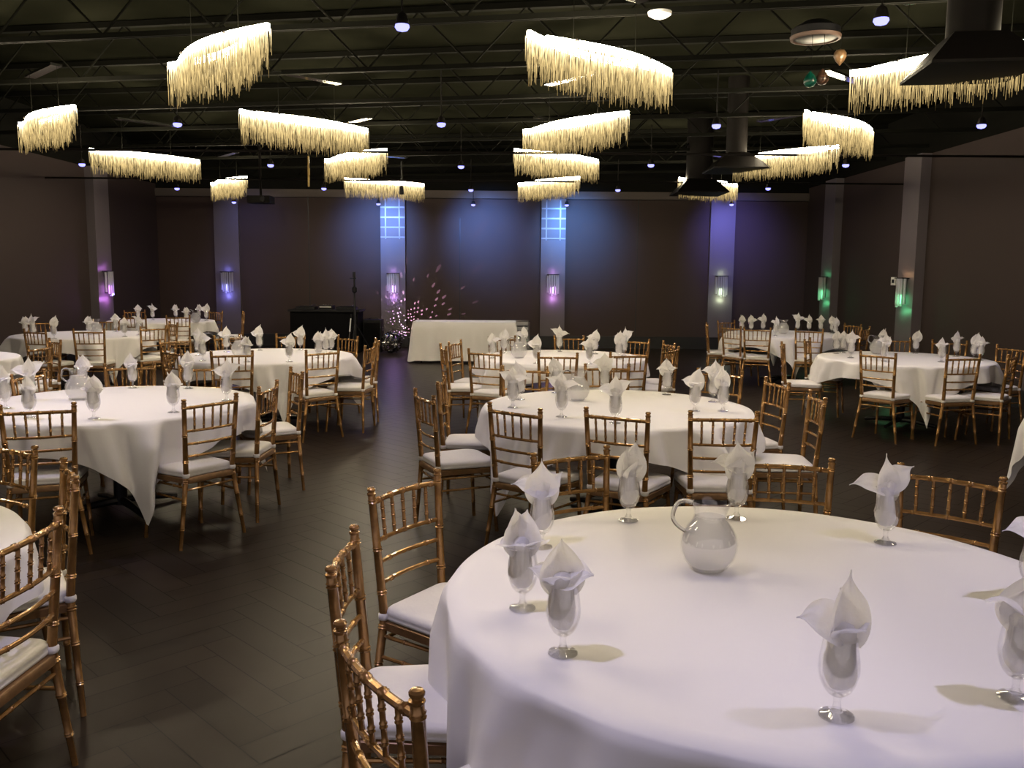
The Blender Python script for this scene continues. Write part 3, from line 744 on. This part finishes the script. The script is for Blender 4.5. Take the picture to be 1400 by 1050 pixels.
MB().box(-.09, .05, -.02, .02, 1.54, 1.565).box(-.03, .03, -.03, .03, 1.58, 1.68).build('clamp_head', M_blk, o, smooth=False)
for k in range(3):
    a = k*2.094+.5
    MB().tube([(.02*math.cos(a), .02*math.sin(a), .62), (.38*math.cos(a), .38*math.sin(a), .01)], .012, 8).build('leg', M_blk, o)
o = thing('microphone_stand', 'slanting microphone stand with chrome rod before the black stand', 'stand', (-3.24, 17.2, 0))
MB().lathe([(0, 0), (.13, 0), (.13, .015), (.02, .03), (0, .03)], 20).build('base', M_blk, o)
MB().tube([(0, 0, .02), (.05, 0, .52)], .009, 8).build('lower_rod', M_chrome, o)
MB().tube([(.05, 0, .52), (.075, 0, .78)], [.016, .011], 8).build('chrome_sleeve', M_white, o)
MB().tube([(.075, 0, .78), (.085, 0, .86)], [.018, .022], 10).build('microphone', M_blk, o)

# mirror ball on the floor
M_mir = mat('mirror facets', (0.9, 0.9, 0.9), rough=0.22, metal=1)
b = MB(); rb = random.Random(4); NLa = 14
for i in range(NLa):
    a0 = PI*i/NLa; a1 = PI*(i+1)/NLa; nn = max(4, int(2*NLa*math.sin((a0+a1)/2)))
    for k in range(nn):
        t0 = 2*PI*(k+.06)/nn; t1 = 2*PI*(k+.94)/nn; e_ = (a1-a0)*.06
        q = []
        dc = Vector((math.sin((a0+a1)/2)*math.cos((t0+t1)/2), math.sin((a0+a1)/2)*math.sin((t0+t1)/2), math.cos((a0+a1)/2)))
        jit = Vector((rb.uniform(-.2, .2), rb.uniform(-.2, .2), rb.uniform(-.2, .2)))
        for (aa, tt) in ((a0+e_, t0), (a0+e_, t1), (a1-e_, t1), (a1-e_, t0)):
            d = Vector((math.sin(aa)*math.cos(tt), math.sin(aa)*math.sin(tt), math.cos(aa)))
            q.append(d*(.215+jit.dot(d-dc)*.8))
        b.add(q, [(0, 1, 2, 3)])
o = thing('mirror_ball', 'silver mirror ball resting on the floor below the pillar', 'mirror ball', (-2.53, 18.35, .225))
b.build('mirror_tiles', M_mir, o, smooth=False)
MB().lathe([(0, -.205)]+[(.205*math.sin(PI*i/16), -.205*math.cos(PI*i/16)) for i in range(1, 16)]+[(0, .205)], 28).build('ball_core', M_blk, o)
MB().tube([(0, 0, .20), (0, 0, .25)], .02, 10).build('hanging_cap', M_chrome, o)
o = MB().box(-2.22, -1.93, 18.7, 19.1, 0, .30).box(-2.20, -1.95, 18.69, 18.70, .04, .26).build('speaker_cabinet', M_blk, smooth=False)
tag(o, 'small black box on the floor between mirror ball and head table', 'box')

# dotted light thrown on the wall above the ball: a point lamp with a speckle gobo
l = bpy.data.lights.new('mirror_ball_reflections', 'SPOT'); l.energy = 320; l.color = (1, .6, .95); l.shadow_soft_size = 0.0; l.spot_size = math.radians(125); l.spot_blend = 1.0
l.use_nodes = True; nt = l.node_tree; e = nt.nodes['Emission']
tc = nt.nodes.new('ShaderNodeTexCoord'); vo = nt.nodes.new('ShaderNodeTexVoronoi'); vo.inputs['Scale'].default_value = 11; vo.inputs['Randomness'].default_value = .35
nt.links.new(tc.outputs['Normal'], vo.inputs['Vector'])
ma = nt.nodes.new('ShaderNodeMath'); ma.operation = 'LESS_THAN'; ma.inputs[1].default_value = .21; nt.links.new(vo.outputs['Distance'], ma.inputs[0])
nt.links.new(ma.outputs[0], e.inputs['Strength'])
o = bpy.data.objects.new('mirror_ball_reflections', l); C.objects.link(o); o.location = (-2.50, 19.45, .30); o.rotation_euler = (Vector((-2.25, YB, .75))-o.location).to_track_quat('-Z', 'Y').to_euler()

# ------------------------------------------------------------------ wall sconces
M_cry = thin_glass('sconce crystal', tint=(.85, .85, .9), edge=.8, base=.25, milky=.45)
def make_sconce():
    t = thing('wall_sconce', 'x', 'sconce')
    MB().box(-.06, .06, .0, .02, .05, .45).build('back_plate', M_chrome, t, smooth=False)
    MB().box(-.135, .135, -.13, .01, .47, .485).build('top_plate', M_blk, t, smooth=False)
    for k, (x, z0, z1, y) in enumerate(((-.115, .08, .455, -.06), (-.07, .04, .47, -.10), (-.02, .0, .47, -.115), (.03, .03, .47, -.115), (.08, .02, .47, -.10), (.12, .05, .47, -.06))):
        MB().tube([(x, y, z0), (x, y, z1)], .022, 6).build('crystal_tube', M_cry, t, smooth=False)
    return register(t)
sco = make_sconce(); first = True
SC = [(PIL[0], YB-.07, 0, (.25, .25, 1), 'blue-lit crystal sconce on the leftmost back-wall pillar'),
      (PIL[1], YB-.07, 0, (.65, .35, 1), 'violet-lit crystal sconce on the pillar above the mirror ball'),
      (PIL[2], YB-.07, 0, (.75, .35, 1), 'violet-lit crystal sconce on the pillar right of the head table'),
      (PIL[3], YB-.07, 0, (.75, .9, .55), 'pale green-lit crystal sconce on the rightmost back-wall pillar'),
      (X0+.16, 17.0, PI/2, (.75, .25, 1), 'magenta-lit crystal sconce on the left wall pillar'),
      (X1-.16, 18.2, -PI/2, (.15, .9, .35), 'green-lit crystal sconce on the farther right wall pillar'),
      (X1-.16, 14.5, -PI/2, (.15, .9, .35), 'green-lit crystal sconce on the nearer right wall pillar')]
for i, (x, y, rz, c, lab) in enumerate(SC):
    if first: s_ = sco; s_.location = (x, y, 1.18); s_.rotation_euler.z = rz; s_['label'] = lab; s_['group'] = 'wall sconces'; first = False
    else: s_ = dup(sco, (x, y, 1.18), rz, lab, 'wall sconces')
    MB().tube([(0, -.065, .06), (0, -.065, .20)], .012, 8).build('bulb', emis('sconce bulb', c, 9), s_)
    Mz = Matrix.Translation((x, y, 1.18)) @ Matrix.Rotation(rz, 4, 'Z')
    for (dz, e_) in ((-.06, 1.0), (.53, .35)):
        l = bpy.data.lights.new('sconce_light', 'POINT'); l.energy = e_*(1.6 if i < 5 else .9); l.color = c if (dz < 0 or i != 6) else (1, .55, .25); l.shadow_soft_size = .03
        o = bpy.data.objects.new('sconce_light', l); C.objects.link(o); o.location = Mz @ Vector((.0, -.10, dz))

# ------------------------------------------------------------------ ceiling fittings
def diffuser(x, y, z, hw, label, duct=.16, ztop=4.35):
    t = thing('ceiling_diffuser', label, 'air diffuser', (x, y, z))
    b = MB(); vs = [(-hw, -hw, 0), (hw, -hw, 0), (hw, hw, 0), (-hw, hw, 0), (-duct, -duct, .22), (duct, -duct, .22), (duct, duct, .22), (-duct, duct, .22)]
    b.add(vs, [(0, 1, 2, 3), (0, 1, 5, 4), (1, 2, 6, 5), (2, 3, 7, 6), (3, 0, 4, 7), (4, 5, 6, 7)]); b.box(-hw, hw, -hw, hw, -.02, 0); b.build('hood', M_duct, t, smooth=False)
    MB().lathe([(duct, .22), (duct, ztop-z)], 20).build('duct', M_duct, t)
    return t
t = diffuser(3.14, 6.28, 3.10, .36, 'large black square air diffuser hanging before the nearest right chandelier', .17); t.rotation_euler.z = math.radians(-8)
t = diffuser(3.12, 15.1, 3.05, .42, 'small black square air diffuser before the farthest right chandelier', .22)
t = diffuser(3.05, 12.35, 3.12, .38, 'black square air diffuser left of the third-row right chandelier', .14)
o = MB().lathe([(0, .02), (.02, 0), (.055, .012), (.085, .03), (.09, .05), (.05, .06), (0, .06)], 24).build('smoke_detector', M_white, loc=(1.08, 6.85, 3.58))
tag(o, 'round white smoke detector under the ceiling right of front chandelier', 'smoke detector')
o = thing('ceiling_speaker', 'round dark ceiling speaker with tan rim above the balloons', 'speaker', (2.55, 7.76, 3.68))
MB().lathe([(0, 0), (.17, 0), (.20, .02), (.20, .08), (.1, .14), (0, .14)], 28).build('speaker_body', M_blk, o)
MB().lathe([(.185, -.008), (.205, -.004), (.21, .02), (.185, .01)], 28, closed=True).build('rim', mat('tan rim', (.10, .06, .045), .6), o)
for (x, z, c, lab) in ((2.47, 3.31, (.0, .07, .045), 'small teal green balloon hanging under the ceiling'), (2.57, 3.33, (.06, .03, .018), 'small brown balloon beside the teal one under the ceiling'), (2.71, 3.50, (.13, .075, .035), 'tan balloon resting against a joist above the others')):
    t = thing('balloon', lab, 'balloon', (x, 7.6, z))
    mb_ = mat('balloon rubber', c, .3)
    MB().lathe([(0, -.072), (.006, -.070), (.012, -.060), (.035, -.035), (.052, 0), (.050, .028), (.032, .052), (0, .062)][::1] if z > 3.45 else [(0, -.062), (.032, -.052), (.050, -.028), (.052, 0), (.035, .035), (.012, .060), (.006, .070), (0, .072)], 20).build('balloon_body', mb_, t)
    MB().tube([(0, 0, .07), (.01, 0, .15), (0, 0, .25 if z > 3.45 else .42)], .002, 5).build('string', M_truss, t)
t = thing('projector', 'black ceiling projector hanging on a pole at left', 'projector', (-4.24, 15, 2.86))
MB().box(-.19, .19, -.16, .16, -.05, .07).build('projector_case', M_duct, t, smooth=False)
MB().tube([(.08, -.16, .01), (.08, -.20, .01)], .04, 14).build('projector_lens', M_blk, t)
MB().tube([(0, 0, .07), (0, 0, 1.49)], .022, 10).build('ceiling_pole', M_duct, t)
t = thing('track_spotlight', 'small black track light in front of far chandelier', 'spotlight', (-1.91, 15.25, 3.0))
MB().tube([(0, 0, .0), (0, -.02, .14)], [.045, .035], 12).build('lamp_head', M_blk, t)
MB().tube([(0, 0, .12), (0, 0, .55)], .008, 6).build('stem', M_blk, t)
o = MB().box(-.012, .012, -.003, .003, 0, .42).box(-.006, .018, -.004, .002, .16, .25).build('hanging_ribbon', mat('dull gold ribbon', (.25, .17, .05), .4, .4), smooth=False, loc=(-2.86, 12.5, 2.86))
tag(o, 'narrow gold ribbon hanging below the long left chandelier', 'ribbon')
o = thing('thermostat', 'small white square thermostat on the right wall', 'thermostat', (X1, 15.3, 1.60), -PI/2)
MB().box(-.09, .09, -.02, 0, -.07, .07).build('cover', M_white, o, smooth=False)
MB().box(-.05, .05, -.024, -.02, -.03, .03).build('display', M_blk, o, smooth=False)

# ------------------------------------------------------------------ world, camera
w = bpy.data.worlds.new('World'); bpy.context.scene.world = w; w.use_nodes = True
w.node_tree.nodes['Background'].inputs[0].default_value = (.66, .58, .60, 1); w.node_tree.nodes['Background'].inputs[1].default_value = .45

f_, H_, roll, hc = 1200.0, 373.0, math.radians(.48), 1.69
p = math.atan((525-H_)/f_)
F = Vector((0, math.cos(p), -math.sin(p))); R0_ = Vector((1, 0, 0)); U0 = R0_.cross(F)
Rr = R0_*math.cos(roll)+U0*math.sin(roll); Ur = -R0_*math.sin(roll)+U0*math.cos(roll)
cam = bpy.data.cameras.new('camera'); co = bpy.data.objects.new('camera', cam); C.objects.link(co)
m = Matrix((Rr, Ur, -F)).transposed().to_4x4(); m.translation = Vector((0, 0, hc)); co.matrix_world = m
cam.sensor_fit = 'HORIZONTAL'; cam.sensor_width = 36; cam.lens = 36*f_/1400; cam.clip_start = .05
sc = bpy.context.scene; sc.camera = co
sc.view_settings.view_transform = 'Standard'; sc.view_settings.look = 'None'; sc.view_settings.exposure = 0.9
sc.cycles.use_denoising = True
sc.cycles.max_bounces = 10; sc.cycles.diffuse_bounces = 3; sc.cycles.glossy_bounces = 3; sc.cycles.transparent_max_bounces = 24; sc.cycles.transmission_bounces = 6
sc.cycles.sample_clamp_indirect = 4; sc.cycles.volume_bounces = 0; sc.cycles.caustics_reflective = False; sc.cycles.caustics_refractive = False
